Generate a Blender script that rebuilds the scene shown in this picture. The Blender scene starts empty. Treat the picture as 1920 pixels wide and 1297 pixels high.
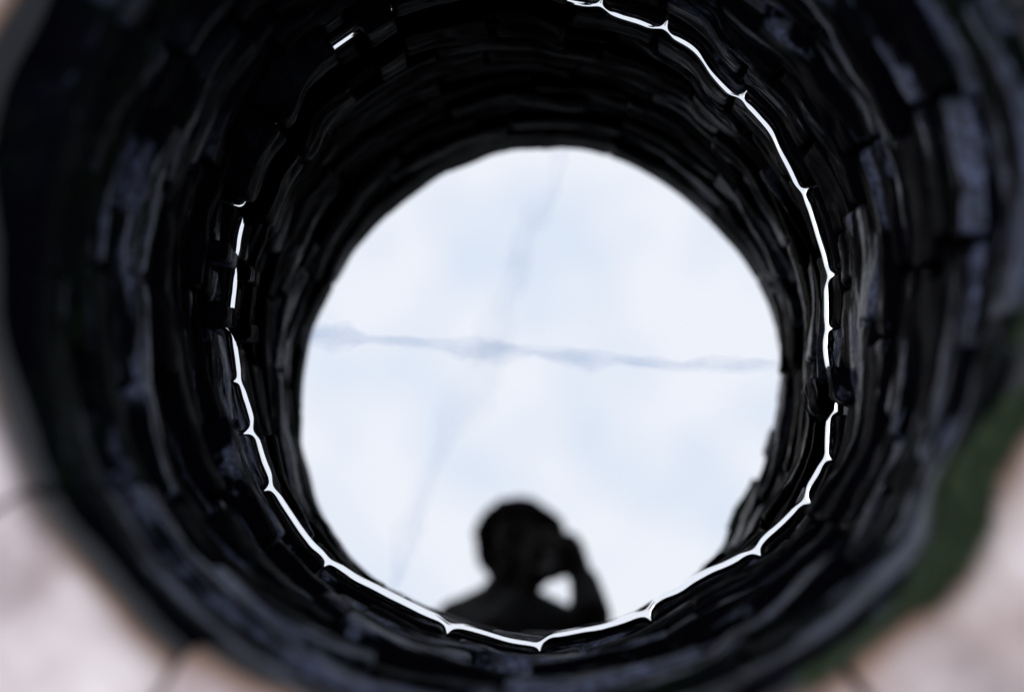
import bpy, bmesh, math, random
from mathutils import Vector, noise
from mathutils.bvhtree import BVHTree

random.seed(7)
S = bpy.context.scene
COL = S.collection
rad = math.radians

# ------------------------------------------------------------------ layout
# origin on the well axis, z = 0 at the top of the coping
WATER = -0.741            # water level
GROUND = -0.20            # turf outside the low kerb
CAM = Vector((-0.0302, -0.2998, 1.0768))
TILT, ROLL = 0.1446, -0.1838

# ------------------------------------------------------------------ camera
F = Vector((0, math.sin(TILT), -math.cos(TILT)))
U0 = Vector((0, math.cos(TILT), math.sin(TILT)))
R0 = Vector((1, 0, 0))
RT = math.cos(ROLL) * R0 + math.sin(ROLL) * U0      # picture right
UP = -math.sin(ROLL) * R0 + math.cos(ROLL) * U0     # picture up
cd = bpy.data.cameras.new('camera')
cam = bpy.data.objects.new('camera', cd)
COL.objects.link(cam)
from mathutils import Matrix
m = Matrix((RT, UP, -F)).transposed().to_4x4()
m.translation = CAM
cam.matrix_world = m
cd.sensor_width = 36
cd.lens = 50
cd.clip_start = 0.005
cd.clip_end = 2000
cd.dof.use_dof = True
cd.dof.focus_distance = 1.86
cd.dof.aperture_fstop = 1.12
S.camera = cam

# ------------------------------------------------------------------ sky, sun, exposure
SUN_EL, SUN_AZ = rad(58), rad(-60)       # azimuth measured from +Y towards +X
w = bpy.data.worlds.new('World')
S.world = w
w.use_nodes = True
nt = w.node_tree
nt.nodes.clear()
def N(t, **k):
    n = nt.nodes.new(t)
    for a, b in k.items():
        setattr(n, a, b)
    return n
out = N('ShaderNodeOutputWorld')
bg = N('ShaderNodeBackground')
bg.inputs['Strength'].default_value = 0.1
sky = N('ShaderNodeTexSky', sky_type='NISHITA', sun_disc=False)
sky.sun_elevation = SUN_EL
sky.sun_rotation = SUN_AZ
tc = N('ShaderNodeTexCoord')
sep = N('ShaderNodeSeparateXYZ')
nt.links.new(tc.outputs['Generated'], sep.inputs[0])
zz = N('ShaderNodeMath', operation='MAXIMUM'); zz.inputs[1].default_value = 0.0
nt.links.new(sep.outputs['Z'], zz.inputs[0])
za = N('ShaderNodeMath', operation='ADD'); za.inputs[1].default_value = 0.12
nt.links.new(zz.outputs[0], za.inputs[0])
dx = N('ShaderNodeMath', operation='DIVIDE'); dy = N('ShaderNodeMath', operation='DIVIDE')
nt.links.new(sep.outputs['X'], dx.inputs[0]); nt.links.new(za.outputs[0], dx.inputs[1])
nt.links.new(sep.outputs['Y'], dy.inputs[0]); nt.links.new(za.outputs[0], dy.inputs[1])
cmb = N('ShaderNodeCombineXYZ')
nt.links.new(dx.outputs[0], cmb.inputs[0]); nt.links.new(dy.outputs[0], cmb.inputs[1])
cmb.inputs[2].default_value = 3.7
n1 = N('ShaderNodeTexNoise'); n1.inputs['Scale'].default_value = 13.0
n1.inputs['Detail'].default_value = 5; n1.inputs['Roughness'].default_value = 0.5
nt.links.new(cmb.outputs[0], n1.inputs['Vector'])
ramp = N('ShaderNodeMapRange'); ramp.interpolation_type = 'SMOOTHSTEP'
ramp.inputs['From Min'].default_value = 0.30; ramp.inputs['From Max'].default_value = 0.60
ramp.inputs['To Min'].default_value = 0.55; ramp.inputs['To Max'].default_value = 1.0
nt.links.new(n1.outputs['Fac'], ramp.inputs['Value'])
mix = N('ShaderNodeMix', data_type='RGBA')
nt.links.new(ramp.outputs[0], mix.inputs['Factor'])
veil = N('ShaderNodeMix', data_type='RGBA')         # blue seen through thin cloud
veil.inputs['Factor'].default_value = 0.8
nt.links.new(sky.outputs[0], veil.inputs['A'])
veil.inputs['B'].default_value = (11.0, 13.8, 17.6, 1)
nt.links.new(veil.outputs['Result'], mix.inputs['A'])
mix.inputs['B'].default_value = (14.9, 15.4, 16.5, 1)
nt.links.new(mix.outputs['Result'], bg.inputs['Color'])
nt.links.new(bg.outputs[0], out.inputs['Surface'])

sl = bpy.data.lights.new('sun', 'SUN')
sl.energy = 0.6
sl.angle = rad(20)
sl.color = (1.0, 0.95, 0.9)
so = bpy.data.objects.new('sun', sl)
COL.objects.link(so)
sd = Vector((math.sin(SUN_AZ) * math.cos(SUN_EL), math.cos(SUN_AZ) * math.cos(SUN_EL), math.sin(SUN_EL)))
so.rotation_euler = (-sd).to_track_quat('-Z', 'Y').to_euler()
so.location = sd * 20

S.view_settings.view_transform = 'Standard'
S.view_settings.look = 'None'
S.view_settings.exposure = 0.0
S.view_settings.gamma = 1.0
S.view_settings.use_curve_mapping = False
S.cycles.max_bounces = 8
S.cycles.glossy_bounces = 6
S.cycles.transparent_max_bounces = 12
S.cycles.use_denoising = True

# ------------------------------------------------------------------ materials
class Mat:
    def __init__(self, name):
        self.m = bpy.data.materials.new(name)
        self.m.use_nodes = True
        self.t = self.m.node_tree
        self.b = self.t.nodes['Principled BSDF']
        self.o = self.t.nodes['Material Output']
    def n(self, t, **k):
        q = self.t.nodes.new(t)
        for a, b in k.items():
            setattr(q, a, b)
        return q
    def l(self, a, b):
        self.t.links.new(a, b)
    def pos(self, scale=(1, 1, 1)):
        g = self.n('ShaderNodeNewGeometry')
        mp = self.n('ShaderNodeMapping')
        mp.inputs['Scale'].default_value = scale
        self.l(g.outputs['Position'], mp.inputs['Vector'])
        return mp.outputs[0]
    def noise(self, vec, scale, detail=5, rough=0.55):
        q = self.n('ShaderNodeTexNoise')
        q.inputs['Scale'].default_value = scale
        q.inputs['Detail'].default_value = detail
        q.inputs['Roughness'].default_value = rough
        self.l(vec, q.inputs['Vector'])
        return q.outputs['Fac']
    def rng(self, v, a, b, c, d):
        q = self.n('ShaderNodeMapRange')
        for i, x in zip(('From Min', 'From Max', 'To Min', 'To Max'), (a, b, c, d)):
            q.inputs[i].default_value = x
        self.l(v, q.inputs['Value'])
        return q.outputs[0]
    def ramp(self, v, stops):
        q = self.n('ShaderNodeValToRGB')
        e = q.color_ramp.elements
        while len(e) < len(stops):
            e.new(0.5)
        for x, (p, c) in zip(e, stops):
            x.position = p
            x.color = (*c, 1)
        self.l(v, q.inputs[0])
        return q.outputs[0]
    def mix(self, f, a, b, blend='MIX'):
        q = self.n('ShaderNodeMix', data_type='RGBA', blend_type=blend)
        for s, v in (('Factor', f), ('A', a), ('B', b)):
            if hasattr(v, 'is_linked'):
                self.l(v, q.inputs[s])
            elif isinstance(v, tuple):
                q.inputs[s].default_value = (*v, 1)
            else:
                q.inputs[s].default_value = v
        return q.outputs['Result']
    def bump(self, h, strength, dist, prev=None):
        q = self.n('ShaderNodeBump')
        q.inputs['Strength'].default_value = strength
        q.inputs['Distance'].default_value = dist
        self.l(h, q.inputs['Height'])
        if prev is not None:
            self.l(prev, q.inputs['Normal'])
        return q.outputs[0]

def plain(name, col, rough=0.6, metal=0.0, nscale=40, var=0.25, bump=0.0005, spec=0.5):
    q = Mat(name)
    p = q.pos()
    f = q.noise(p, nscale)
    a = tuple(c * (1 - var) for c in col)
    b = tuple(c * (1 + var) for c in col)
    q.l(q.ramp(f, [(0.3, a), (0.7, b)]), q.b.inputs['Base Color'])
    q.b.inputs['Roughness'].default_value = rough
    q.b.inputs['Metallic'].default_value = metal
    q.b.inputs['Specular IOR Level'].default_value = spec
    if bump:
        q.l(q.bump(f, 0.5, bump), q.b.inputs['Normal'])
    return q.m

def wet_stone():
    q = Mat('wet dark slate')
    p = q.pos((1, 1, 5.0))          # bedding planes run level round the shaft
    oi = q.n('ShaderNodeObjectInfo')
    f1 = q.noise(p, 9, 6, 0.6)
    f2 = q.noise(p, 45, 6, 0.65)
    f3 = q.noise(q.pos((1, 1, 1.5)), 5, 3)
    f4 = q.noise(q.pos((1, 1, 2.0)), 95, 7, 0.8)
    base = q.ramp(f1, [(0.25, (0.0008, 0.0008, 0.0014)), (0.55, (0.0012, 0.0013, 0.0026)), (0.8, (0.0028, 0.0031, 0.0060))])
    # sky glint painted as long, level, mottled patches; some stones have more of them
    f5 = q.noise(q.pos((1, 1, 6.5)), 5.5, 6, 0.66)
    sky_patch = q.n('ShaderNodeMath', operation='MULTIPLY_ADD')
    q.l(oi.outputs['Random'], sky_patch.inputs[0]); sky_patch.inputs[1].default_value = 0.16; q.l(f5, sky_patch.inputs[2])
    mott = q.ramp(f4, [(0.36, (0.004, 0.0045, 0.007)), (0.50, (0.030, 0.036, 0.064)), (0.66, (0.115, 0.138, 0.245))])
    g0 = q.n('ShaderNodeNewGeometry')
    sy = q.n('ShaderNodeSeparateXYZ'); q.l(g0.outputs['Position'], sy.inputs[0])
    far_pos = q.n('ShaderNodeMath', operation='MULTIPLY_ADD')
    q.l(sy.outputs['X'], far_pos.inputs[0]); far_pos.inputs[1].default_value = -0.18; q.l(sy.outputs['Y'], far_pos.inputs[2])
    far_shade = q.rng(far_pos.outputs[0], 0.12, 0.34, 1.0, 0.03)          # shade of the far side put into the colour: pale patches fade there
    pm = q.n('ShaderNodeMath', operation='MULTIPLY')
    q.l(q.rng(sky_patch.outputs[0], 0.63, 0.69, 0, 1), pm.inputs[0]); q.l(far_shade, pm.inputs[1])
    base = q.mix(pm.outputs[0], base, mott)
    glint = q.n('ShaderNodeMath', operation='MULTIPLY_ADD')
    q.l(pm.outputs[0], glint.inputs[0]); glint.inputs[1].default_value = 0.20; glint.inputs[2].default_value = 0.004
    q.l(glint.outputs[0], q.b.inputs['Specular IOR Level'])
    rust = q.mix(q.rng(f4, 0.62, 0.72, 0, 0.8), base, (0.060, 0.034, 0.014))
    base = q.mix(q.rng(f3, 0.55, 0.70, 0, 0.6), base, rust)
    moss = q.mix(q.rng(f2, 0.45, 0.6, 0, 1), base, (0.006, 0.011, 0.005))
    g = q.n('ShaderNodeNewGeometry')
    sx = q.n('ShaderNodeSeparateXYZ'); q.l(g.outputs['Position'], sx.inputs[0])
    hi = q.rng(sx.outputs['Z'], -0.45, -0.12, 0, 0.75)     # algae grows in the upper courses
    hm = q.n('ShaderNodeMath', operation='MULTIPLY')
    q.l(hi, hm.inputs[0]); q.l(q.rng(f3, 0.45, 0.62, 0, 1), hm.inputs[1])
    base = q.mix(hm.outputs[0], base, moss)
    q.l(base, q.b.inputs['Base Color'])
    q.l(q.rng(f2, 0.3, 0.75, 0.28, 0.6), q.b.inputs['Roughness'])
    vo = q.n('ShaderNodeTexVoronoi')
    vo.inputs['Scale'].default_value = 22
    vd = q.n('ShaderNodeVectorMath', operation='MULTIPLY_ADD')      # split, angular breaks
    wv = q.n('ShaderNodeTexNoise'); wv.inputs['Scale'].default_value = 12; q.l(q.pos(), wv.inputs['Vector'])
    q.l(wv.outputs['Color'], vd.inputs[0]); vd.inputs[1].default_value = (0.06, 0.06, 0.06); q.l(q.pos((1, 1, 3.5)), vd.inputs[2])
    q.l(vd.outputs[0], vo.inputs['Vector'])
    n0 = q.bump(vo.outputs['Distance'], 0.3, 0.008)
    n1 = q.bump(f1, 0.4, 0.008, n0)
    n2 = q.bump(f2, 0.6, 0.004, n1)
    n3 = q.bump(f4, 0.6, 0.0020, n2)
    q.l(n3, q.b.inputs['Normal'])
    return q.m

def coping_mat():
    q = Mat('pale weathered coping stone')
    p = q.pos()
    oi = q.n('ShaderNodeObjectInfo')
    f1 = q.noise(p, 7, 6, 0.6)
    f2 = q.noise(p, 38, 5, 0.65)
    f3 = q.noise(p, 3.2, 3)
    base = q.ramp(f1, [(0.30, (0.25, 0.195, 0.203)), (0.5, (0.44, 0.37, 0.375)), (0.68, (0.60, 0.535, 0.53))])
    base = q.mix(q.rng(oi.outputs['Random'], 0, 1, 0, 0.45), base, (0.38, 0.31, 0.345))
    base = q.mix(q.rng(f3, 0.55, 0.66, 0, 0.55), base, (0.27, 0.29, 0.30))       # grey-green lichen
    base = q.mix(q.rng(f2, 0.62, 0.74, 0, 0.6), base, (0.14, 0.11, 0.10))
    # damp ochre and dark algae stain on the inner arris and the inner face
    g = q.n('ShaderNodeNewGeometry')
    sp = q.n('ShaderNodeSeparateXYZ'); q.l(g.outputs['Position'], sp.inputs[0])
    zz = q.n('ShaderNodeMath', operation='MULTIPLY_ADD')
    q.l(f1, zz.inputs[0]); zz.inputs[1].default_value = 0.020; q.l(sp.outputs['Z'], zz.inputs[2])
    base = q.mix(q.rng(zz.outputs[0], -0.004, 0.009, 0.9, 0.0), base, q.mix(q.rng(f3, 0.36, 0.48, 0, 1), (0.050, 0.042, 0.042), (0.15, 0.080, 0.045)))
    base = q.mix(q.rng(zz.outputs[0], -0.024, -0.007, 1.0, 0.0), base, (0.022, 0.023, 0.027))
    q.l(base, q.b.inputs['Base Color'])
    q.b.inputs['Roughness'].default_value = 0.8
    n1 = q.bump(f1, 0.5, 0.006)
    q.l(q.bump(f2, 0.5, 0.002, n1), q.b.inputs['Normal'])
    return q.m

def water_mat():
    q = Mat('still dark water')
    q.b.inputs['Base Color'].default_value = (0.57, 0.575, 0.585, 1)
    q.b.inputs['Metallic'].default_value = 1.0
    q.b.inputs['Roughness'].default_value = 0.0
    f = q.noise(q.pos(), 5, 2, 0.4)
    q.l(q.bump(f, 0.10, 0.0012), q.b.inputs['Normal'])
    return q.m

def film_mat():
    q = Mat('thin dusty film')
    tr = q.n('ShaderNodeBsdfTransparent')
    at = q.n('ShaderNodeAttribute', attribute_name='cover')
    f = q.noise(q.pos(), 30, 4)
    mm = q.n('ShaderNodeMath', operation='MULTIPLY')
    q.l(at.outputs['Fac'], mm.inputs[0]); q.l(q.rng(f, 0.3, 0.7, 0.6, 1.0), mm.inputs[1])
    q.l(q.mix(mm.outputs[0], (1, 1, 1), (0.87, 0.90, 0.95)), tr.inputs['Color'])
    df = q.n('ShaderNodeBsdfDiffuse'); df.inputs['Color'].default_value = (0.10, 0.10, 0.11, 1)
    ms = q.n('ShaderNodeMixShader')
    q.l(q.rng(mm.outputs[0], 0, 1, 0, 0.03), ms.inputs[0])
    q.l(tr.outputs[0], ms.inputs[1]); q.l(df.outputs[0], ms.inputs[2])
    q.l(ms.outputs[0], q.o.inputs['Surface'])
    return q.m

def ground_mat():
    q = Mat('turf and trodden earth')
    p = q.pos()
    f1 = q.noise(p, 0.9, 6); f2 = q.noise(p, 30, 5, 0.7)
    a = q.ramp(f2, [(0.3, (0.025, 0.032, 0.014)), (0.6, (0.05, 0.065, 0.025)), (0.8, (0.09, 0.10, 0.05))])
    b = q.ramp(f2, [(0.3, (0.05, 0.037, 0.026)), (0.7, (0.12, 0.095, 0.07))])
    q.l(q.mix(q.rng(f1, 0.45, 0.6, 0, 1), a, b), q.b.inputs['Base Color'])
    q.b.inputs['Roughness'].default_value = 0.95
    q.l(q.bump(f2, 0.8, 0.03), q.b.inputs['Normal'])
    return q.m

M = dict(
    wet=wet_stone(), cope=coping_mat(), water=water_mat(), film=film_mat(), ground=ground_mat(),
    bed=plain('dark damp packing', (0.010, 0.009, 0.009), 0.9, nscale=25, bump=0.01),
    mortar=plain('pale lime mortar', (0.22, 0.25, 0.25), 0.9, nscale=60, bump=0.002),
    moss=plain('green moss', (0.050, 0.076, 0.040), 0.85, nscale=60, var=0.5, bump=0, spec=0.2),
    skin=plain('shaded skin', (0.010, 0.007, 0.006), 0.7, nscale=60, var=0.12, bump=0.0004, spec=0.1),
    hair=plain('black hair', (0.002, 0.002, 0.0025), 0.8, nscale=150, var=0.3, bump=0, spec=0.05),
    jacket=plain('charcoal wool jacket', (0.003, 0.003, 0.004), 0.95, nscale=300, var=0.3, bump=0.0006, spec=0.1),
    trousers=plain('dark denim', (0.015, 0.018, 0.030), 0.9, nscale=260, var=0.3, bump=0.0005, spec=0.1),
    shoe=plain('dark brown leather', (0.03, 0.02, 0.015), 0.5, nscale=80),
    black=plain('black leatherette', (0.012, 0.012, 0.012), 0.55, nscale=600, var=0.3, bump=0.0002),
    enamel=plain('black enamel', (0.004, 0.004, 0.005), 0.5, nscale=80, var=0.2, bump=0),
    glass=plain('coated lens glass', (0.006, 0.006, 0.012), 0.05, nscale=10, var=0.2, bump=0),
    eye=plain('dark eye', (0.02, 0.015, 0.012), 0.2, nscale=50, bump=0),
)

# ------------------------------------------------------------------ helpers
def link(name, me, mat, parent=None, loc=(0, 0, 0), smooth=True):
    o = bpy.data.objects.new(name, me)
    COL.objects.link(o)
    o.location = loc
    if mat is not None:
        me.materials.append(mat)
    if smooth:
        me.polygons.foreach_set('use_smooth', [True] * len(me.polygons))
    if parent is not None:
        o.parent = parent
    return o

def tag(o, label=None, cat=None, group=None, kind=None):
    for k, v in (('label', label), ('category', cat), ('group', group), ('kind', kind)):
        if v:
            o[k] = v
    return o

def empty(name, loc=(0, 0, 0)):
    o = bpy.data.objects.new(name, None)
    COL.objects.link(o)
    o.location = loc
    o.empty_display_size = 0.1
    return o

def bm_obj(name, bm, mat, parent=None, smooth=True):
    me = bpy.data.meshes.new(name)
    bm.to_mesh(me)
    bm.free()
    return link(name, me, mat, parent, smooth=smooth)

def periodic(tab):
    """smooth periodic interpolation of (degree, value) pairs"""
    tab = sorted(tab)
    vals = []
    n = 360
    for i in range(n):
        a = i
        s = sw = 0.0
        for d, v in tab:
            q = (a - d + 180) % 360 - 180
            k = math.exp(-(q / 7.5) ** 2) + 1e-5 / (1 + abs(q))
            s += v * k
            sw += k
        vals.append(s / sw)
    def f(th):
        x = math.degrees(th) % 360
        i = int(x)
        t = x - i
        return vals[i % 360] * (1 - t) + vals[(i + 1) % 360] * t
    return f

# plan of the shaft: it is not quite round, and differs between the water and the mouth
r_water = periodic([(15, .394), (35, .406), (55, .427), (67, .431), (85, .45), (105, .455), (112, .447), (119, .449),
                    (135, .425), (150, .409), (162, .400), (170, .397), (179, .390), (191, .391), (203, .404),
                    (221, .413), (233, .408), (245, .413), (261, .423), (274, .415), (288, .408), (303, .417),
                    (316, .424), (323, .423), (333, .409), (340, .386), (348, .385), (357, .393)])
r_mouth = periodic([(1, .426), (16, .423), (31, .419), (48, .42), (63, .426), (85, .419), (101, .408), (117, .400),
                    (129, .400), (148, .395), (161, .405), (175, .412), (190, .425), (203, .440), (213, .446),
                    (228, .448), (245, .448), (270, .449), (293, .448), (303, .442), (321, .421), (338, .418), (351, .426)])

def wall_r(th, z):
    t = min(1, max(0, (z - WATER) / (-0.06 - WATER)))
    return r_water(th) * (1 - t) + (r_mouth(th) - 0.019 * max(0.0, math.sin(th - 0.1))) * t

def cuts(h, rho, n):
    """1-D grid lines with extra ones at the rounded ends"""
    L = [-h, -h + rho * 0.3, -h + rho]
    k = max(1, n)
    for i in range(1, k):
        L.append(-h + rho + (2 * h - 2 * rho) * i / k)
    L += [h - rho, h - rho * 0.3, h]
    return L

def rounded_block(hx, hy, hz, rho, n):
    """surface grid of a rounded box: list of points, list of quads"""
    cx, cy, cz = cuts(hx, rho, n[0]), cuts(hy, rho, n[1]), cuts(hz, rho, n[2])
    idx, pts, quads = {}, [], []
    def v(i, j, k):
        key = (i, j, k)
        if key not in idx:
            p = Vector((cx[i], cy[j], cz[k]))
            q = Vector((max(-hx + rho, min(hx - rho, p.x)), max(-hy + rho, min(hy - rho, p.y)), max(-hz + rho, min(hz - rho, p.z))))
            d = p - q
            if d.length > 1e-9:
                p = q + d.normalized() * rho
            idx[key] = len(pts)
            pts.append(p)
        return idx[key]
    X, Y, Z = len(cx) - 1, len(cy) - 1, len(cz) - 1
    for i in range(X):
        for j in range(Y):
            quads.append((v(i, j, 0), v(i, j + 1, 0), v(i + 1, j + 1, 0), v(i + 1, j, 0)))
            quads.append((v(i, j, Z), v(i + 1, j, Z), v(i + 1, j + 1, Z), v(i, j + 1, Z)))
    for i in range(X):
        for k in range(Z):
            quads.append((v(i, 0, k), v(i + 1, 0, k), v(i + 1, 0, k + 1), v(i, 0, k + 1)))
            quads.append((v(i, Y, k), v(i, Y, k + 1), v(i + 1, Y, k + 1), v(i + 1, Y, k)))
    for j in range(Y):
        for k in range(Z):
            quads.append((v(0, j, k), v(0, j, k + 1), v(0, j + 1, k + 1), v(0, j + 1, k)))
            quads.append((v(X, j, k), v(X, j + 1, k), v(X, j + 1, k + 1), v(X, j, k + 1)))
    return pts, quads

# ------------------------------------------------------------------ ground
bm = bmesh.new()
rings = [0.62, 0.75, 0.95, 1.3, 1.9, 3, 5, 9, 18, 40, 120, 500, 1500]
prev = None
for r in rings:
    row = []
    for i in range(72):
        a = 2 * math.pi * i / 72
        x, y = r * math.cos(a), r * math.sin(a)
        z = GROUND + (0.02 * noise.noise(Vector((x * 1.7, y * 1.7, 0))) if r > 0.8 else 0) + (0.5 * noise.noise(Vector((x * .05, y * .05, 3))) if r > 15 else 0)
        row.append(bm.verts.new((x, y, z)))
    if prev:
        for i in range(72):
            bm.faces.new((prev[i], row[i], row[(i + 1) % 72], prev[(i + 1) % 72]))
    prev = row
tag(bm_obj('ground', bm, M['ground']), kind='structure')

# ------------------------------------------------------------------ the well
well = tag(empty('stone_well', (0, 0, GROUND)), 'round well shaft lined with thin dark wet stones under pale coping', 'well')

def wchild(name, me, mat, loc):
    o = bpy.data.objects.new(name, me)
    COL.objects.link(o)
    me.materials.append(mat)
    me.polygons.foreach_set('use_smooth', [True] * len(me.polygons))
    o.parent = well
    o.location = Vector(loc) - Vector((0, 0, GROUND))
    return o

stone_polys = []          # for finding where the water meets the stones
def polar_stone(name, th0, th1, z0, z1, rfun, depth, off, mat, rho=0.008, rough=1.0, n=(12, 4, 2), keep=False, tilt=0.0, lean=0.0, wear=0.0):
    """a stone whose face follows the shaft: long axis round the shaft, second axis up"""
    thm, zm = (th0 + th1) / 2, (z0 + z1) / 2
    rm = rfun(thm, zm)
    hx = (th1 - th0) * rm / 2
    hz = (z1 - z0) / 2
    hy = depth / 2
    rho = min(rho, hx * 0.45, hz * 0.45)
    pts, quads = rounded_block(hx, hy, hz, rho, (n[0], n[2], n[1]))
    sd = Vector((random.uniform(-50, 50), random.uniform(-50, 50), random.uniform(-50, 50)))
    out = []
    t1, t2 = random.uniform(-1, 1), random.uniform(-1, 1)
    for p in pts:
        q = p.copy()
        s = Vector((p.x * 6, p.y * 6, p.z * 16)) + sd
        big = noise.fractal(s * 0.9, 1.0, 2.0, 3)
        lam = noise.noise(Vector((p.x * 5, 7.0, p.z * 95)) + sd)      # bedding planes
        chip = max(0.0, noise.noise(Vector((p.x * 28, p.y * 28, p.z * 40)) + sd) - 0.25)
        fac = noise.voronoi(Vector((p.x * 13, p.y * 16, p.z * 34)) + sd)[0]
        dy = rough * (0.0065 * big + 0.0030 * lam + 0.007 * chip + 0.0045 * (fac[1] - fac[0] - 0.3)) + wear * max(0.0, min(1.0, (p.z - hz + 0.022) / 0.022)) ** 2
        front = max(0.0, min(1.0, (0.25 * hy - p.y) / (0.5 * hy) + 0.5))
        q.y += dy * front + tilt * p.x * front + lean * p.z * front
        # uneven beds and ends
        q.z += rough * 0.0045 * noise.noise(Vector((p.x * 14, p.y * 9, 3.0)) + sd) * (1 if abs(p.z) > hz * 0.5 else 0.3)
        q.x += rough * 0.006 * noise.noise(Vector((5.0, p.y * 12, p.z * 30)) + sd)
        th = thm + q.x / rm
        z = zm + q.z
        r = rfun(th, z) + off + hy + q.y
        out.append(Vector((r * math.cos(th), r * math.sin(th), z)))
    c = sum(out, Vector()) / len(out)
    me = bpy.data.meshes.new(name)
    # orientation: (x, y-depth, z) maps to (tangent, radial, z), which is left handed
    me.from_pydata([v - c for v in out], [], [tuple(reversed(f)) for f in quads])
    me.update()
    wchild(name, me, mat, c)
    if keep:
        stone_polys.append((out, quads))

# joints of the course that stands in the water, as traced round the shaft
wj = [14.3, 35.8, 54.8, 66.4, 84, 104.8, 127, 148.9, 159.1, 171.3, 182.3, 192.2, 203.0, 220.8, 245.1, 261.4, 281, 302.6, 315.0, 323.2, 331.8, 337.4, 346.8, 356.7]
def course(joints, z0, z1, depth=0.13, amp=0.010, bias=0.0, split=0.25, keep=False, hang=None, gap=0.0035, rough=1.0, skip=()):
    for i, a in enumerate(joints):
        b = joints[(i + 1) % len(joints)]
        if b <= a:
            b += 360
        if i in skip:
            continue
        mid = (a + b) / 2
        off = bias + random.uniform(-amp, amp)
        if hang:
            off += hang(mid)
        g = math.degrees(gap / 0.42) * random.uniform(0.6, 1.5)
        za = z0 + random.uniform(0, 0.005)
        zb = z1 - random.uniform(0, 0.005)
        wdt = (b - a) * 0.0073
        nn = max(8, int(wdt / 0.0075))
        tl, ln = random.uniform(-0.07, 0.07), random.uniform(-0.18, 0.18)
        if keep or amp < 0.002:
            tl *= 0.3; ln = 0
        A, B = rad(a + g), rad(b - g)
        if not keep and random.random() < split and z1 - z0 > 0.045:
            s = za + (zb - za) * random.uniform(0.38, 0.62)
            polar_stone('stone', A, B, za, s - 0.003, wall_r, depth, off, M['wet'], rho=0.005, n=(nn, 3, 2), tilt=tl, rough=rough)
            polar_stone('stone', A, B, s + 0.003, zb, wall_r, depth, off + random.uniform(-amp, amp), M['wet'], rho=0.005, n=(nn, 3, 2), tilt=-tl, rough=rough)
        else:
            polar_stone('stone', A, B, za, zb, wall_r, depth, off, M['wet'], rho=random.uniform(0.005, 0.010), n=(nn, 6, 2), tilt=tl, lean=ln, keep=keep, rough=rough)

def make_joints(lo=17, hi=34):
    a = random.uniform(0, 20)
    st = a
    L = []
    while a < st + 360 - lo * 0.7:
        L.append(a % 360)
        a += random.uniform(lo, hi)
    return sorted(L)

course(wj, WATER - 0.05, WATER + 0.034, keep=True, amp=0.003, gap=0.003, rough=0.8, skip=(20,))
def hang(mid):
    d = mid % 360
    if 116 < d < 150 or 104 < d < 110.4:
        return -0.036
    if 331 < d < 338:
        return -0.020
    if 74 < d < 104:
        return -0.026
    if 158 < d < 161 or 169 < d < 173:
        return -0.022
    return 0.004
z = WATER + 0.036
first = True
n_course = 0
while z < -0.10:
    h = random.choice((0.036, 0.042, 0.050, 0.058, 0.066))
    if z + h > -0.125:
        h = -0.088 - z
    if first:
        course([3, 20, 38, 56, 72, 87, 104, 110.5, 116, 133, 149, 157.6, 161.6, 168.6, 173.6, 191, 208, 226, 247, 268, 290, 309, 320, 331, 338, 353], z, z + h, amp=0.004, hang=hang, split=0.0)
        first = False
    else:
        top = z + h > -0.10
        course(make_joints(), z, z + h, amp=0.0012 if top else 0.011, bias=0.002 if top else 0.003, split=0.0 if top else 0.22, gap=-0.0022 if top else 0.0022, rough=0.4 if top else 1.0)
    z += h
    n_course += 1

# packing behind the stones
bm = bmesh.new()
rows = []
for zz_ in (WATER - 0.3, WATER, -0.4, -0.05):
    rows.append([bm.verts.new(((wall_r(a, zz_) + 0.065) * math.cos(a), (wall_r(a, zz_) + 0.065) * math.sin(a), zz_ - GROUND)) for a in [2 * math.pi * i / 96 for i in range(96)]])
for a, b in zip(rows, rows[1:]):
    for i in range(96):
        bm.faces.new((a[i], b[i], b[(i + 1) % 96], a[(i + 1) % 96]))
bm_obj('packing', bm, M['bed'], well)

# coping: big pale slabs
cj = [8, 47, 92, 131, 166, 203.5, 226, 258, 292, 343]
def rim(th, z):
    back = 0.5 + 0.5 * math.cos(th - rad(80))         # the far side is worn further back
    return r_mouth(th) + 0.003 + 0.020 * back ** 1.2 + 0.024 * math.exp(-((math.degrees(th) % 360 - 150) / 34) ** 2) + 0.006 * noise.noise(Vector((math.cos(th) * 5, math.sin(th) * 5, 1.0)))
for i, a in enumerate(cj):
    b = cj[(i + 1) % len(cj)]
    if b <= a:
        b += 360
    random.seed(100 + i)
    polar_stone('coping_stone', rad(a + 0.12), rad(b - 0.2), -0.086, random.uniform(-0.008, 0.0), rim, 0.29 + random.uniform(-.02, .02), random.uniform(-0.004, 0.006),
                M['cope'], rho=0.008, n=(24, 6, 8), rough=0.8, wear=0.020, tilt=random.uniform(-.03, .03))
# pale mortar between the slabs
bm = bmesh.new()
ra = [bm.verts.new(((rim(a, 0) + 0.035) * math.cos(a), (rim(a, 0) + 0.035) * math.sin(a), -0.017 - GROUND)) for a in [2 * math.pi * i / 96 for i in range(96)]]
rb = [bm.verts.new((0.69 * math.cos(a), 0.69 * math.sin(a), -0.017 - GROUND)) for a in [2 * math.pi * i / 96 for i in range(96)]]
for i in range(96):
    bm.faces.new((ra[i], rb[i], rb[(i + 1) % 96], ra[(i + 1) % 96]))
bm_obj('mortar_joint', bm, M['mortar'], well)
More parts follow.
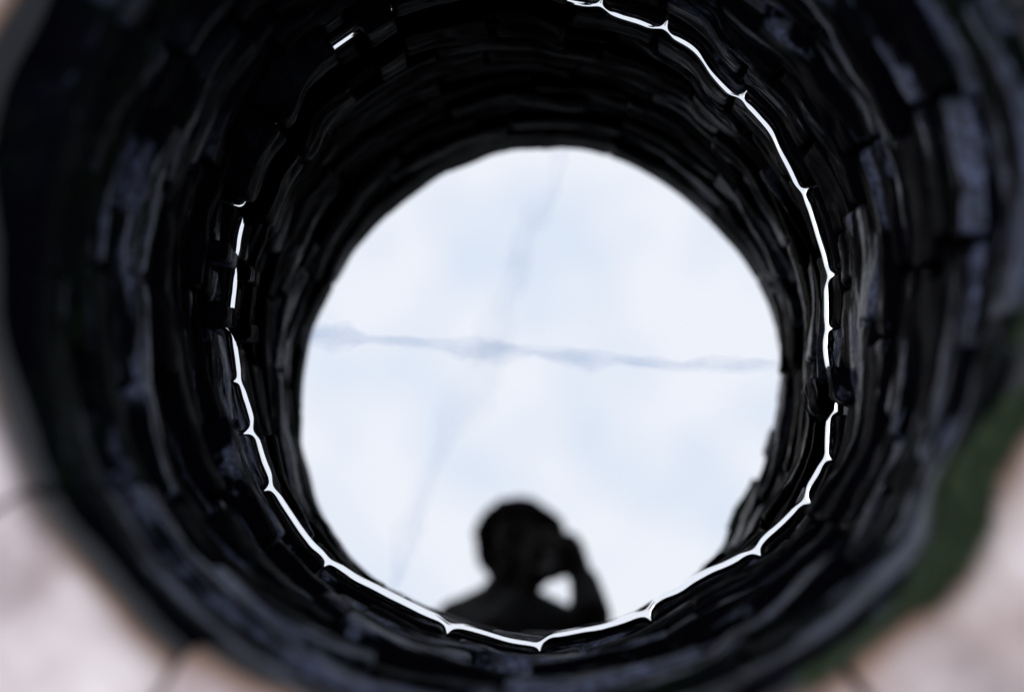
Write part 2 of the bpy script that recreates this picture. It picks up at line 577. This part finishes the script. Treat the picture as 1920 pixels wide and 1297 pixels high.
# outer face of the kerb
random.seed(31)
for z0, z1 in ((-0.31, -0.19), (-0.186, -0.088)):
    J = make_joints(20, 34)
    for k, a in enumerate(J):
        b = J[(k + 1) % len(J)]
        if b <= a:
            b += 360
        polar_stone('kerb_stone', rad(a + .4), rad(b - .4), z0, z1, lambda th, z: 0.585, 0.12, random.uniform(-.01, .008), M['cope'], rho=0.015, n=(8, 3, 3), rough=1.3)

# ------------------------------------------------------------------ water, its rim climbing the stones
verts, polys = [], []
for o_, q_ in stone_polys:
    k = len(verts)
    verts += o_
    polys += [tuple(i + k for i in f) for f in q_]
tree = BVHTree.FromPolygons(verts, polys)
NA = 2160
hit = []
for i in range(NA):
    a = 2 * math.pi * i / NA
    d = Vector((math.cos(a), math.sin(a), 0))
    best = 9
    for dz in (0.002, 0.005):
        h_ = tree.ray_cast(Vector((0, 0, WATER + dz)), d, 1.0)
        if h_[0] is not None:
            best = min(best, math.hypot(h_[0].x, h_[0].y))
    hit.append(min(best, r_water(a) + 0.009))
def blur(L, k):
    n = len(L)
    acc = sum(L[-k:]) + sum(L[:k + 1])
    o = []
    for i in range(n):
        o.append(acc / (2 * k + 1))
        acc += L[(i + k + 1) % n] - L[(i - k) % n]
    return o
b0 = blur(blur(hit, 2), 1)
b1 = blur(blur(blur(hit, 6), 6), 4)
b2 = blur(blur(blur(hit, 14), 14), 10)
MH, MW = 0.0058, 0.0130       # height and reach of the water's climb up the stones
ds = [-0.002, 0.0, 0.0008, 0.0016, 0.0025, 0.0035, 0.0045, 0.0055, 0.0066, 0.0078, 0.009, 0.0102, 0.0115, 0.013, 0.0145, 0.016, 0.0185, 0.022, 0.03, 0.045, 0.07]
bm = bmesh.new()
rows = []
for d in ds:
    row = []
    t = max(0, min(1, d / 0.006))
    u = max(0, min(1, (d - 0.006) / 0.03))
    hgt = MH * max(0.0, 1 - max(d, 0) / MW) ** 3 + (0.004 if d < 0 else 0)
    for i in range(NA):
        a = 2 * math.pi * i / NA
        r = b0[i] * (1 - t) + (b1[i] * (1 - u) + b2[i] * u) * t
        r -= d
        row.append(bm.verts.new((r * math.cos(a), r * math.sin(a), WATER + hgt)))
    rows.append(row)
for a, b in zip(rows, rows[1:]):
    for i in range(NA):
        bm.faces.new((a[i], a[(i + 1) % NA], b[(i + 1) % NA], b[i]))
cv = bm.verts.new((0, 0, WATER))
last = rows[-1]
for i in range(NA):
    bm.faces.new((last[i], last[(i + 1) % NA], cv))
tag(bm_obj('water', bm, M['water']), kind='structure')

# ------------------------------------------------------------------ film streaks floating on the water
def streak(name, pts, label, strength=1.0, width=1.0):
    """pts: (x, y, half width)"""
    P = [Vector((x, y, 0)) for x, y, w_ in pts]
    dense = []
    for i in range(len(P) - 1):
        for k in range(8):
            t = k / 8
            w_ = pts[i][2] * (1 - t) + pts[i + 1][2] * t
            dense.append((P[i].lerp(P[i + 1], t), w_))
    dense.append((P[-1], pts[-1][2]))
    bm = bmesh.new()
    lay = bm.verts.layers.float.new('cover')
    prev = None
    cross = [(-1.35, 0), (-0.95, 0.3), (-0.5, 0.75), (0.0, 0.9), (0.5, 0.85), (0.9, 0.4), (1.25, 0)]
    n = len(dense)
    for i, (c, w_) in enumerate(dense):
        a = dense[max(0, i - 3)][0]
        b = dense[min(n - 1, i + 3)][0]
        t = (b - a).normalized()
        nr = Vector((-t.y, t.x, 0))
        end = min(1, i / 5, (n - 1 - i) / 5)
        row = []
        for s, al in cross:
            wob = 1 + 0.3 * noise.noise(Vector((c.x * 60, c.y * 60, s * 2 + w_ * 300)))
            v = bm.verts.new(c + nr * s * w_ * width * wob + Vector((0, 0, WATER + 0.0012)))
            v[lay] = al * end * strength * (0.75 + 0.6 * noise.noise(Vector((c.x * 22, c.y * 22, s))))
            row.append(v)
        if prev:
            for k in range(len(cross) - 1):
                bm.faces.new((prev[k], row[k], row[k + 1], prev[k + 1]))
        prev = row
    bmesh.ops.recalc_face_normals(bm, faces=bm.faces)
    return tag(bm_obj(name, bm, M['film']), label, 'water film', 'film streaks crossing the water')

STREAK_A = [(-0.2992, 0.034, 0.0054), (-0.2828, 0.0266, 0.0088), (-0.2592, 0.0207, 0.0136), (-0.2385, 0.0182, 0.0122), (-0.2121, 0.0076, 0.0041), (-0.165, -0.0041, 0.0054), (-0.118, -0.0165, 0.0061), (-0.0917, -0.0264, 0.0116), (-0.052, -0.0395, 0.0116), (-0.0043, -0.0463, 0.0048), (0.035, -0.0608, 0.0082), (0.0674, -0.0739, 0.0109), (0.1016, -0.0775, 0.0048), (0.1411, -0.0898, 0.0058), (0.1805, -0.1021, 0.0048), (0.2217, -0.105, 0.0082), (0.2615, -0.1145, 0.0068), (0.3112, -0.1266, 0.0048)]
STREAK_B = [(0.0829, 0.2224, 0.0075), (0.0751, 0.196, 0.0102), (0.0595, 0.1623, 0.0102), (0.0323, 0.131, 0.0163), (0.0134, 0.1056, 0.0136), (-0.0106, 0.0525, 0.0156), (-0.0293, 0.0273, 0.0136), (-0.047, -0.0121, 0.0211), (-0.068, -0.0506, 0.019), (-0.0923, -0.0883, 0.0245), (-0.1247, -0.1137, 0.0204), (-0.1402, -0.1422, 0.0109), (-0.1596, -0.1733, 0.0109), (-0.1788, -0.2042, 0.0109), (-0.2036, -0.2476, 0.0163), (-0.2249, -0.2913, 0.0088), (-0.2385, -0.3226, 0.0041)]
streak('film_streak', STREAK_A, 'thin grey film streak running level across the middle of the water', 1.35, 1.4)
sb = streak('film_streak', STREAK_B, 'faint grey film streak slanting down across the water, top right to bottom left', 0.5, 1.3)
sb.location.z = 0.0006

# ------------------------------------------------------------------ moss on the inner edge of the coping
bm = bmesh.new()
random.seed(12)
def moss_patch(t0, t1, n, zlo, zhi, dens):
    for i in range(n):
        th = rad(random.uniform(t0, t1))
        edge = math.sin(math.pi * (math.degrees(th) - t0) / (t1 - t0)) ** 0.5
        zc = zhi - (zhi - zlo) * random.random() ** 1.2 * edge
        if noise.noise(Vector((th * 9, zc * 25, 4))) < dens:
            continue
        if zc > -0.012:
            r = rim(th, 0) + random.uniform(0.0, 0.010)
            zc = 0.0
            nrm = Vector((-0.3 * math.cos(th), -0.3 * math.sin(th), 1))
        else:
            r = rim(th, zc) + 0.004
            nrm = Vector((-math.cos(th), -math.sin(th), 0.5))
        c = Vector((r * math.cos(th), r * math.sin(th), zc))
        for k in range(5):
            d = (nrm.normalized() + Vector((random.uniform(-1, 1), random.uniform(-1, 1), random.uniform(-0.6, 1))) * 0.8).normalized()
            L = random.uniform(0.004, 0.011)
            sdv = d.cross(Vector((random.random(), random.random(), random.random()))).normalized() * L * 0.18
            v = [bm.verts.new(c - sdv), bm.verts.new(c + d * L * .5 - sdv * 1.3), bm.verts.new(c + d * L), bm.verts.new(c + d * L * .5 + sdv * 1.3), bm.verts.new(c + sdv)]
            bm.faces.new(v)
moss_patch(301, 325, 3600, -0.13, -0.002, -0.3)
moss_patch(322, 350, 900, -0.12, -0.03, 0.05)
moss_patch(288, 302, 500, -0.07, -0.02, 0.05)
tag(bm_obj('moss', bm, M['moss'], smooth=False), 'green moss growing on the inner edge of the coping', 'moss', kind='stuff')
# ------------------------------------------------------------------ the photographer leaning over the well, and the camera held to the eye
def cf(x, y, z):
    """point in the held camera's frame: picture right, picture up, ahead"""
    return CAM + RT * x + UP * y + F * z

HEAD = Vector((-0.114, -0.278, 1.262))
def hf(x, y, z):
    return HEAD + RT * x + UP * y + F * z

def sphere_pts(c, r, n=10):
    c = Vector(c)
    L = [c + Vector((0, 0, r)), c - Vector((0, 0, r))]
    for i in range(1, n // 2 + 1):
        ph = math.pi * i / (n // 2 + 1)
        for k in range(n):
            a = 2 * math.pi * k / n
            L.append(c + Vector((math.sin(ph) * math.cos(a), math.sin(ph) * math.sin(a), math.cos(ph))) * r)
    return L

def hull(bm, balls, n=10):
    vs = []
    for c, r in balls:
        vs += [bm.verts.new(p) for p in sphere_pts(c, r, n)]
    g = bmesh.ops.convex_hull(bm, input=vs)
    junk = [v for v in set(g['geom_interior']) | set(g['geom_unused']) if isinstance(v, bmesh.types.BMVert)]
    bmesh.ops.delete(bm, geom=junk, context='VERTS')

def chain(bm, balls, n=10):
    for a, b in zip(balls, balls[1:]):
        hull(bm, [a, b], n)

def ellipsoid(bm, f, c, r, n=16):
    """ellipsoid in a frame function f"""
    vs = []
    for p in sphere_pts((0, 0, 0), 1.0, n):
        vs.append(bm.verts.new(f(c[0] + p.x * r[0], c[1] + p.y * r[1], c[2] + p.z * r[2])))
    bmesh.ops.convex_hull(bm, input=vs)

def fused(name, bm, mat, parent, voxel, smooth=6):
    """one continuous skin over overlapping volumes"""
    me = bpy.data.meshes.new(name)
    bmesh.ops.recalc_face_normals(bm, faces=bm.faces)
    bm.to_mesh(me)
    bm.free()
    o = bpy.data.objects.new(name, me)
    COL.objects.link(o)
    md = o.modifiers.new('r', 'REMESH'); md.mode = 'VOXEL'; md.voxel_size = voxel
    if smooth:
        ms = o.modifiers.new('s', 'SMOOTH'); ms.factor = 0.5; ms.iterations = smooth
    dg = bpy.context.evaluated_depsgraph_get()
    me2 = bpy.data.meshes.new_from_object(o.evaluated_get(dg))
    bpy.data.objects.remove(o)
    me2.name = name
    return link(name, me2, mat, parent)

V = Vector
NECK = V((-0.165, -0.402, 1.195))
SHL, SHR = V((-0.296, -0.436, 1.13)), V((-0.014, -0.510, 1.13))
ELR, ELL = V((0.040, -0.472, 0.905)), V((-0.199, -0.473, 0.885))
WRR, WRL = cf(0.083, -0.055, -0.066), cf(-0.072, -0.112, -0.055)
CHEST, WAIST, PELV = V((-0.158, -0.515, 1.03)), V((-0.155, -0.68, 0.86)), V((-0.15, -0.785, 0.69))
lat = V((0.97, -0.244, 0)).normalized()
HPL, HPR = PELV - lat * 0.085 + V((0, 0, -0.03)), PELV + lat * 0.085 + V((0, 0, -0.03))
KNL, KNR = V((-0.26, -0.86, 0.25)), V((-0.06, -0.87, 0.25))
ANL, ANR = V((-0.275, -0.97, -0.12)), V((-0.055, -0.98, -0.12))

person = tag(empty('person', (-0.165, -0.95, GROUND)),
             'person in dark jacket leaning over the well with a camera to the eye', 'person')
# keep child coordinates in world space
def attach(o, parent):
    o.parent = parent
    o.matrix_parent_inverse = Matrix.Translation(parent.location).inverted()

bm = bmesh.new()
ellipsoid(bm, hf, (0, .03, -.015), (.074, .086, .096))
ellipsoid(bm, hf, (0, -.042, .022), (.058, .075, .066))
hull(bm, [(hf(-.012, -.098, .058), .018), (hf(.012, -.098, .058), .018), (hf(0, -.07, .03), .045)])
chain(bm, [(hf(0, .006, .082), .009), (hf(0, -.030, .104), .012)])
hull(bm, [(hf(-.010, -.033, .092), .010), (hf(.010, -.033, .092), .010)])
hull(bm, [(hf(-.036, .020, .072), .013), (hf(.036, .020, .072), .013)])
hull(bm, [(hf(-.020, -.062, .080), .008), (hf(.020, -.062, .080), .008), (hf(0, -.066, .086), .007)])
for s in (-1, 1):
    ellipsoid(bm, hf, (s * .040, -.028, .058), (.022, .024, .022))
    ellipsoid(bm, hf, (s * .079, -.008, -.008), (.009, .031, .019))
chain(bm, [(hf(0, -.05, -.03), .055), (NECK, .062)])
hull(bm, [(NECK, .045), (SHL.lerp(NECK, .35), .04), (SHR.lerp(NECK, .35), .04), (CHEST, .09)])
chain(bm, [(SHL, .048), (ELL, .038), (WRL, .026)])
chain(bm, [(SHR, .048), (ELR, .038), (WRR, .026)])
hull(bm, [(CHEST - lat * .06, .09), (CHEST + lat * .06, .09), (SHL, .04), (SHR, .04)])
hull(bm, [(CHEST - lat * .06, .09), (CHEST + lat * .06, .09), (WAIST, .11)])
hull(bm, [(WAIST, .11), (HPL, .09), (HPR, .09)])
for hp, kn, an in ((HPL, KNL, ANL), (HPR, KNR, ANR)):
    chain(bm, [(hp, .085), (kn, .052), (kn.lerp(an, .3), .052), (an, .036)])
    hull(bm, [(an, .034), (an + V((0, .02, -.045)), .03), (an + V((0, .15, -.055)), .022)])
# right hand: palm at the camera's end, three fingers round the front, index on the shutter, thumb behind
hull(bm, [(WRR, .026), (cf(.058, -.056, -.064), .020), (cf(.072, -.030, -.066), .020), (cf(.070, .020, -.058), .016), (cf(.068, .018, -.074), .014)])
for y, k in ((.014, 1.0), (-.005, 0.97), (-.023, 0.82)):
    chain(bm, [(cf(.070, y, -.058), .0105), (cf(.066, y, -.036), .0095), (cf(.045, y + .002, -.0335), .009), (cf(.045 - .022 * k, y + .003, -.0355), .008)])
chain(bm, [(cf(.070, .026, -.060), .0105), (cf(.063, .040, -.058), .0095), (cf(.048, .047, -.060), .009), (cf(.034, .048, -.061), .008)])
chain(bm, [(cf(.070, -.026, -.082), .013), (cf(.052, -.006, -.092), .011), (cf(.028, .006, -.090), .009)])
# left hand: palm under the lens, thumb and fingers on either side of the barrel
hull(bm, [(WRL, .024), (cf(-.048, -.075, -.052), .021), (cf(-.018, -.066, -.040), .017), (cf(-.056, -.052, -.040), .013)])
chain(bm, [(cf(-.052, -.055, -.034), .0105), (cf(-.052, -.026, -.022), .0095), (cf(-.042, -.004, -.016), .009), (cf(-.035, .016, -.017), .008)])
chain(bm, [(cf(-.054, -.056, -.044), .0105), (cf(-.058, -.030, -.036), .0095), (cf(-.048, -.012, -.036), .009), (cf(-.040, .004, -.036), .008)])
chain(bm, [(cf(-.056, -.060, -.056), .0105), (cf(-.066, -.046, -.064), .0095), (cf(-.070, -.030, -.064), .0085)])
chain(bm, [(cf(-.058, -.070, -.064), .0095), (cf(-.070, -.058, -.074), .0085), (cf(-.076, -.044, -.074), .0075)])
chain(bm, [(cf(-.030, -.068, -.038), .013), (cf(.002, -.058, -.036), .019), (cf(.030, -.050, -.038), .016)])
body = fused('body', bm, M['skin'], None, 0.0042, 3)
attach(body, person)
for s in (-1, 1):
    bm = bmesh.new()
    ellipsoid(bm, hf, (s * .032, .002, .074), (.013, .011, .011), 12)
    attach(bm_obj('eye', bm, M['eye']), person)

# hair: an uneven cap that leaves the face free, with loose locks
random.seed(5)
bm = bmesh.new()
g = bmesh.ops.create_icosphere(bm, subdivisions=5, radius=1.0)
for v in list(bm.verts):
    p = v.co.copy()
    face = p.z > 0.45 and p.y < 0.55
    low = p.y < -0.88
    k = 1 + 0.06 * noise.fractal(p * 2.3 + V((3, 1, 8)), 1.0, 2.0, 3) + 0.05 * noise.noise(V((p.x * 14, p.y * 4, p.z * 14)))
    k *= 1 + 0.16 * max(0.0, p.x) * max(0.0, 1 - abs(p.y - 0.25) * 1.4)      # a lock swept to one side
    if face or low:
        k *= 0.78
    v.co = hf(-.004 + p.x * .114 * k, .020 + p.y * .118 * k, -.020 + p.z * .104 * k)
for i in range(900):
    p = V((random.gauss(0, 1), random.gauss(0, 1), random.gauss(0, 1))).normalized()
    if (p.z > 0.4 and p.y < 0.6) or p.y < -0.8:
        continue
    a = hf(p.x * .090, .022 + p.y * .104, -.020 + p.z * .104)
    t = (V((random.uniform(-1, 1), random.uniform(-1.4, .6), random.uniform(-1, 1))) + p * 0.9)
    d = (RT * t.x + UP * t.y + F * t.z).normalized()
    L = random.uniform(.012, .030)
    sv = d.cross(V((random.random(), random.random(), random.random()))).normalized() * 0.0016
    q = [bm.verts.new(a - sv), bm.verts.new(a + sv), bm.verts.new(a + d * L * .6 + sv * .7 + UP * -.002), bm.verts.new(a + d * L - UP * .006), bm.verts.new(a + d * L * .6 - sv * .7 + UP * -.002)]
    bm.faces.new(q)
attach(bm_obj('hair', bm, M['hair']), person)

# clothes
bm = bmesh.new()
chain(bm, [(SHL, .062), (SHL.lerp(ELL, .5), .056), (ELL, .050), (ELL.lerp(WRL, .55), .044), (ELL.lerp(WRL, .86), .036)], 12)
chain(bm, [(SHR, .062), (SHR.lerp(ELR, .5), .054), (ELR, .050), (ELR.lerp(WRR, .55), .044), (ELR.lerp(WRR, .84), .040)], 12)
hull(bm, [(CHEST - lat * .07, .10), (CHEST + lat * .07, .10), (SHL, .058), (SHR, .058), (NECK, .058)], 12)
hull(bm, [(NECK, .072), (NECK.lerp(hf(0, -.05, -.03), .25), .068)], 12)
hull(bm, [(CHEST - lat * .07, .10), (CHEST + lat * .07, .10), (WAIST - lat * .05, .115), (WAIST + lat * .05, .115)], 12)
hull(bm, [(WAIST - lat * .05, .115), (WAIST + lat * .05, .115), (HPL, .105), (HPR, .105)], 12)
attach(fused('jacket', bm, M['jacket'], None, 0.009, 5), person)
bm = bmesh.new()
hull(bm, [(HPL, .098), (HPR, .098), (PELV + V((0, 0, .03)), .09)], 12)
for hp, kn, an in ((HPL, KNL, ANL), (HPR, KNR, ANR)):
    chain(bm, [(hp, .095), (hp.lerp(kn, .6), .078), (kn, .066), (kn.lerp(an, .4), .066), (an + V((0, 0, .02)), .056)], 12)
attach(fused('trousers', bm, M['trousers'], None, 0.010, 5), person)
for an in (ANL, ANR):
    bm = bmesh.new()
    hull(bm, [(an + V((0, 0, .01)), .046), (an + V((0, -.03, -.04)), .038), (an + V((0, .05, -.042)), .040), (an + V((-.012, .16, -.055)), .024), (an + V((.012, .16, -.055)), .024)], 12)
    attach(fused('shoe', bm, M['shoe'], None, 0.006, 3), person)

# ---- the camera
kit = tag(empty('film_camera', cf(0, -.038, -.0625)), 'small black film camera held at the eye of the mirrored person', 'camera')
def slab(name, x0, x1, y0, y1, z0, z1, rho, mat, parent=kit):
    pts, quads = rounded_block((x1 - x0) / 2, (y1 - y0) / 2, (z1 - z0) / 2, rho, (4, 3, 2))
    me = bpy.data.meshes.new(name)
    # (RT, UP, F) is a left-handed frame
    me.from_pydata([cf((x0 + x1) / 2 + p.x, (y0 + y1) / 2 + p.y, (z0 + z1) / 2 + p.z) for p in pts], [], [tuple(reversed(q)) for q in quads])
    me.update()
    o = link(name, me, M[mat])
    attach(o, parent)
    return o
def turned(name, cx_, cy_, prof, axis, mat, parent=kit, n=48):
    """lathe: prof of (distance along axis, radius)"""
    bm = bmesh.new()
    rows = []
    for d, r in prof:
        row = []
        for i in range(n):
            a = 2 * math.pi * i / n
            if axis == 'F':
                p = cf(cx_ + r * math.cos(a), cy_ + r * math.sin(a), d)
            else:
                p = cf(cx_ + r * math.cos(a), d, cy_ + r * math.sin(a))
            row.append(bm.verts.new(p))
        rows.append(row)
    for a, b in zip(rows, rows[1:]):
        for i in range(n):
            bm.faces.new((a[i], a[(i + 1) % n], b[(i + 1) % n], b[i]))
    bm.faces.new(rows[0]); bm.faces.new(rows[-1])
    bmesh.ops.recalc_face_normals(bm, faces=bm.faces)
    o = bm_obj(name, bm, M[mat], smooth=False)
    if parent is kit:
        attach(o, parent)
    else:
        o.parent = parent          # the barrel already sits in world coordinates
    return o
slab('body', -.066, .058, -.038, .022, -.080, -.046, .010, 'black')
slab('top_plate', -.065, .057, .0225, .038, -.079, -.047, .005, 'enamel')
slab('viewfinder_window', -.056, -.040, .026, .035, -.049, -.0455, .001, 'glass')
slab('rangefinder_window', -.004, .004, .027, .033, -.049, -.0455, .001, 'glass')
slab('eyepiece', -.054, -.038, .025, .035, -.084, -.0785, .002, 'enamel')
lens = turned('lens_barrel', 0, -.006, [(-.046, .029), (-.034, .029), (-.033, .026), (-.012, .026), (-.011, .0255), (-.005, .0255), (-.005, .0215), (-.010, .0190)], 'F', 'enamel')
turned('focus_ring', 0, -.006, [(-.030, .0262), (-.030, .0278), (-.018, .0278), (-.018, .0262)], 'F', 'black', lens)
turned('front_glass', 0, -.006, [(-.012, .0188), (-.0095, .0150), (-.0080, .0080), (-.0076, .002)], 'F', 'glass', lens)
turned('shutter_button', .034, -.061, [(.038, .005), (.0405, .005), (.0415, .003)], 'U', 'enamel')
turned('speed_dial', .012, -.063, [(.038, .009), (.044, .009), (.045, .008)], 'U', 'enamel')
turned('rewind_knob', -.052, -.063, [(.038, .009), (.046, .009), (.047, .008)], 'U', 'enamel')

slab('accessory_finder', -.030, .010, .0385, .062, -.074, -.052, .004, 'enamel')
